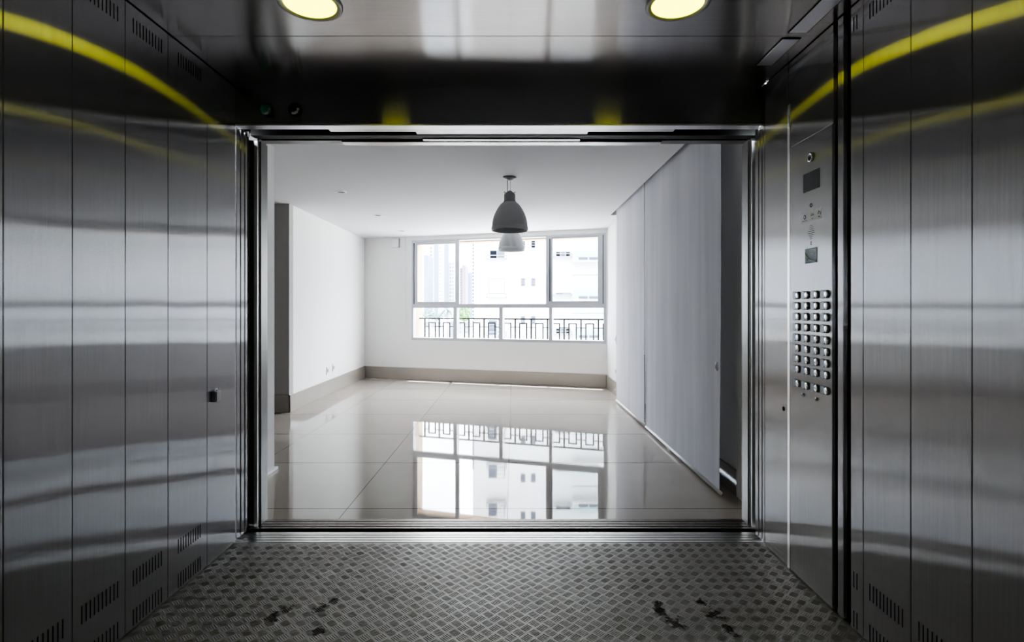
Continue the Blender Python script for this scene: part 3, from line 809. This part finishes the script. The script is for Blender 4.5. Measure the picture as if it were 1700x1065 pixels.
def tree(px, py, Y, rx, rz, mt, lab, n=420):
    k = Y/900; x = (px-852)*k; z = 1.25+(511-py)*k
    t = thing('leafy_tree', lab, 'tree', (x, Y, GZ)); h = z-GZ
    MB().tube([(0,0,0), (.1,0,h*.5), (0,0,h)], .18, 8).build('trunk', M['bark'], t)
    m = MB()
    for i in range(n):
        th = random.uniform(0, 2*PI); ph = math.acos(random.uniform(-1, 1)); r = random.uniform(.55, 1)
        c = Vector((rx*r*math.sin(ph)*math.cos(th), rx*r*math.sin(ph)*math.sin(th), h+rz*r*math.cos(ph)))
        a = Vector((random.uniform(-1,1), random.uniform(-1,1), random.uniform(-1,1))).normalized()*.28
        b = Vector((random.uniform(-1,1), random.uniform(-1,1), random.uniform(-1,1))).normalized()*.20
        m.add([c-a, c+b, c+a, c-b], [(0,1,2,3)])
    m.build('foliage', M[mt], t)
tree(770, 520, 100, 1.35, 1.5, 'leaf', 'bright green leafy tree beside the white block')
tree(712, 521, 112, 2.3, .9, 'leaf2', 'hazy grey green tree left of the palm')
tree(724, 524, 116, 1.6, .9, 'leaf2', 'hazy round tree just left of the palm trunk', 260)

# ------------------------------------------------------------------ light
w = bpy.data.worlds.new('sky'); S.world = w; w.use_nodes = True
nt = w.node_tree; nt.nodes.clear()
out = N(nt, 'ShaderNodeOutputWorld'); bg = N(nt, 'ShaderNodeBackground', Strength=9.0)
tc = N(nt, 'ShaderNodeTexCoord'); no = N(nt, 'ShaderNodeTexNoise', Scale=5.0, Detail=5.0)
cr = N(nt, 'ShaderNodeValToRGB')
cr.color_ramp.elements[0].position = .36; cr.color_ramp.elements[0].color = (.70,.83,1,1)
cr.color_ramp.elements[1].position = .58; cr.color_ramp.elements[1].color = (.97,.985,1,1)
nt.links.new(tc.outputs['Generated'], no.inputs['Vector']); nt.links.new(no.outputs['Fac'], cr.inputs['Fac'])
sx = N(nt, 'ShaderNodeSeparateXYZ'); nt.links.new(tc.outputs['Generated'], sx.inputs[0])
gr = N(nt, 'ShaderNodeMapRange'); gr.interpolation_type = 'SMOOTHSTEP'
gr.inputs[1].default_value = .10; gr.inputs[2].default_value = .42; gr.inputs[3].default_value = 6.5; gr.inputs[4].default_value = 18.0
nt.links.new(sx.outputs['Z'], gr.inputs[0]); nt.links.new(gr.outputs[0], bg.inputs['Strength'])
nt.links.new(cr.outputs['Color'], bg.inputs['Color']); nt.links.new(bg.outputs[0], out.inputs[0])

sl = bpy.data.lights.new('sun', 'SUN'); sl.energy = 30; sl.angle = math.radians(.53); sl.color = (1,.96,.90)
so = bpy.data.objects.new('sun', sl); COL.objects.link(so)
sd = Vector((nv.x*1.0 - tv.x*.06, nv.y*1.0 - tv.y*.06, 4.0)).normalized()
so.rotation_euler = sd.to_track_quat('Z', 'Y').to_euler(); so.location = (0, 30, 60)
# window portal (guides sky sampling only)
pl = bpy.data.lights.new('window_portal', 'AREA'); pl.shape = 'RECTANGLE'; pl.size = 3.4; pl.size_y = 1.75
pl.cycles.is_portal = True
po = bpy.data.objects.new('window_portal', pl); COL.objects.link(po)
c = wp(2.645, .16); po.location = (c[0], c[1], 1.56)
po.rotation_euler = Vector((nv.x, nv.y, 0)).to_track_quat('Z', 'Y').to_euler()

# ------------------------------------------------------------------ camera
cam = bpy.data.cameras.new('camera'); co = bpy.data.objects.new('camera', cam); COL.objects.link(co)
co.location = (0, 0, 1.25); co.rotation_euler = (PI/2, 0, 0)
cam.sensor_width = 36; cam.sensor_fit = 'HORIZONTAL'; cam.lens = 900/1700*36
cam.shift_x = -2/1700; cam.shift_y = -21.5/1700
cam.clip_start = .05; cam.clip_end = 1000
S.camera = co

S.cycles.use_denoising = True
S.cycles.max_bounces = 14; S.cycles.diffuse_bounces = 8; S.cycles.glossy_bounces = 8; S.cycles.transparent_max_bounces = 12
S.cycles.caustics_reflective = True
S.cycles.sample_clamp_indirect = 20
S.cycles.blur_glossy = .5
S.view_settings.view_transform = 'AgX'
S.view_settings.look = 'AgX - High Contrast'
S.view_settings.exposure = .6
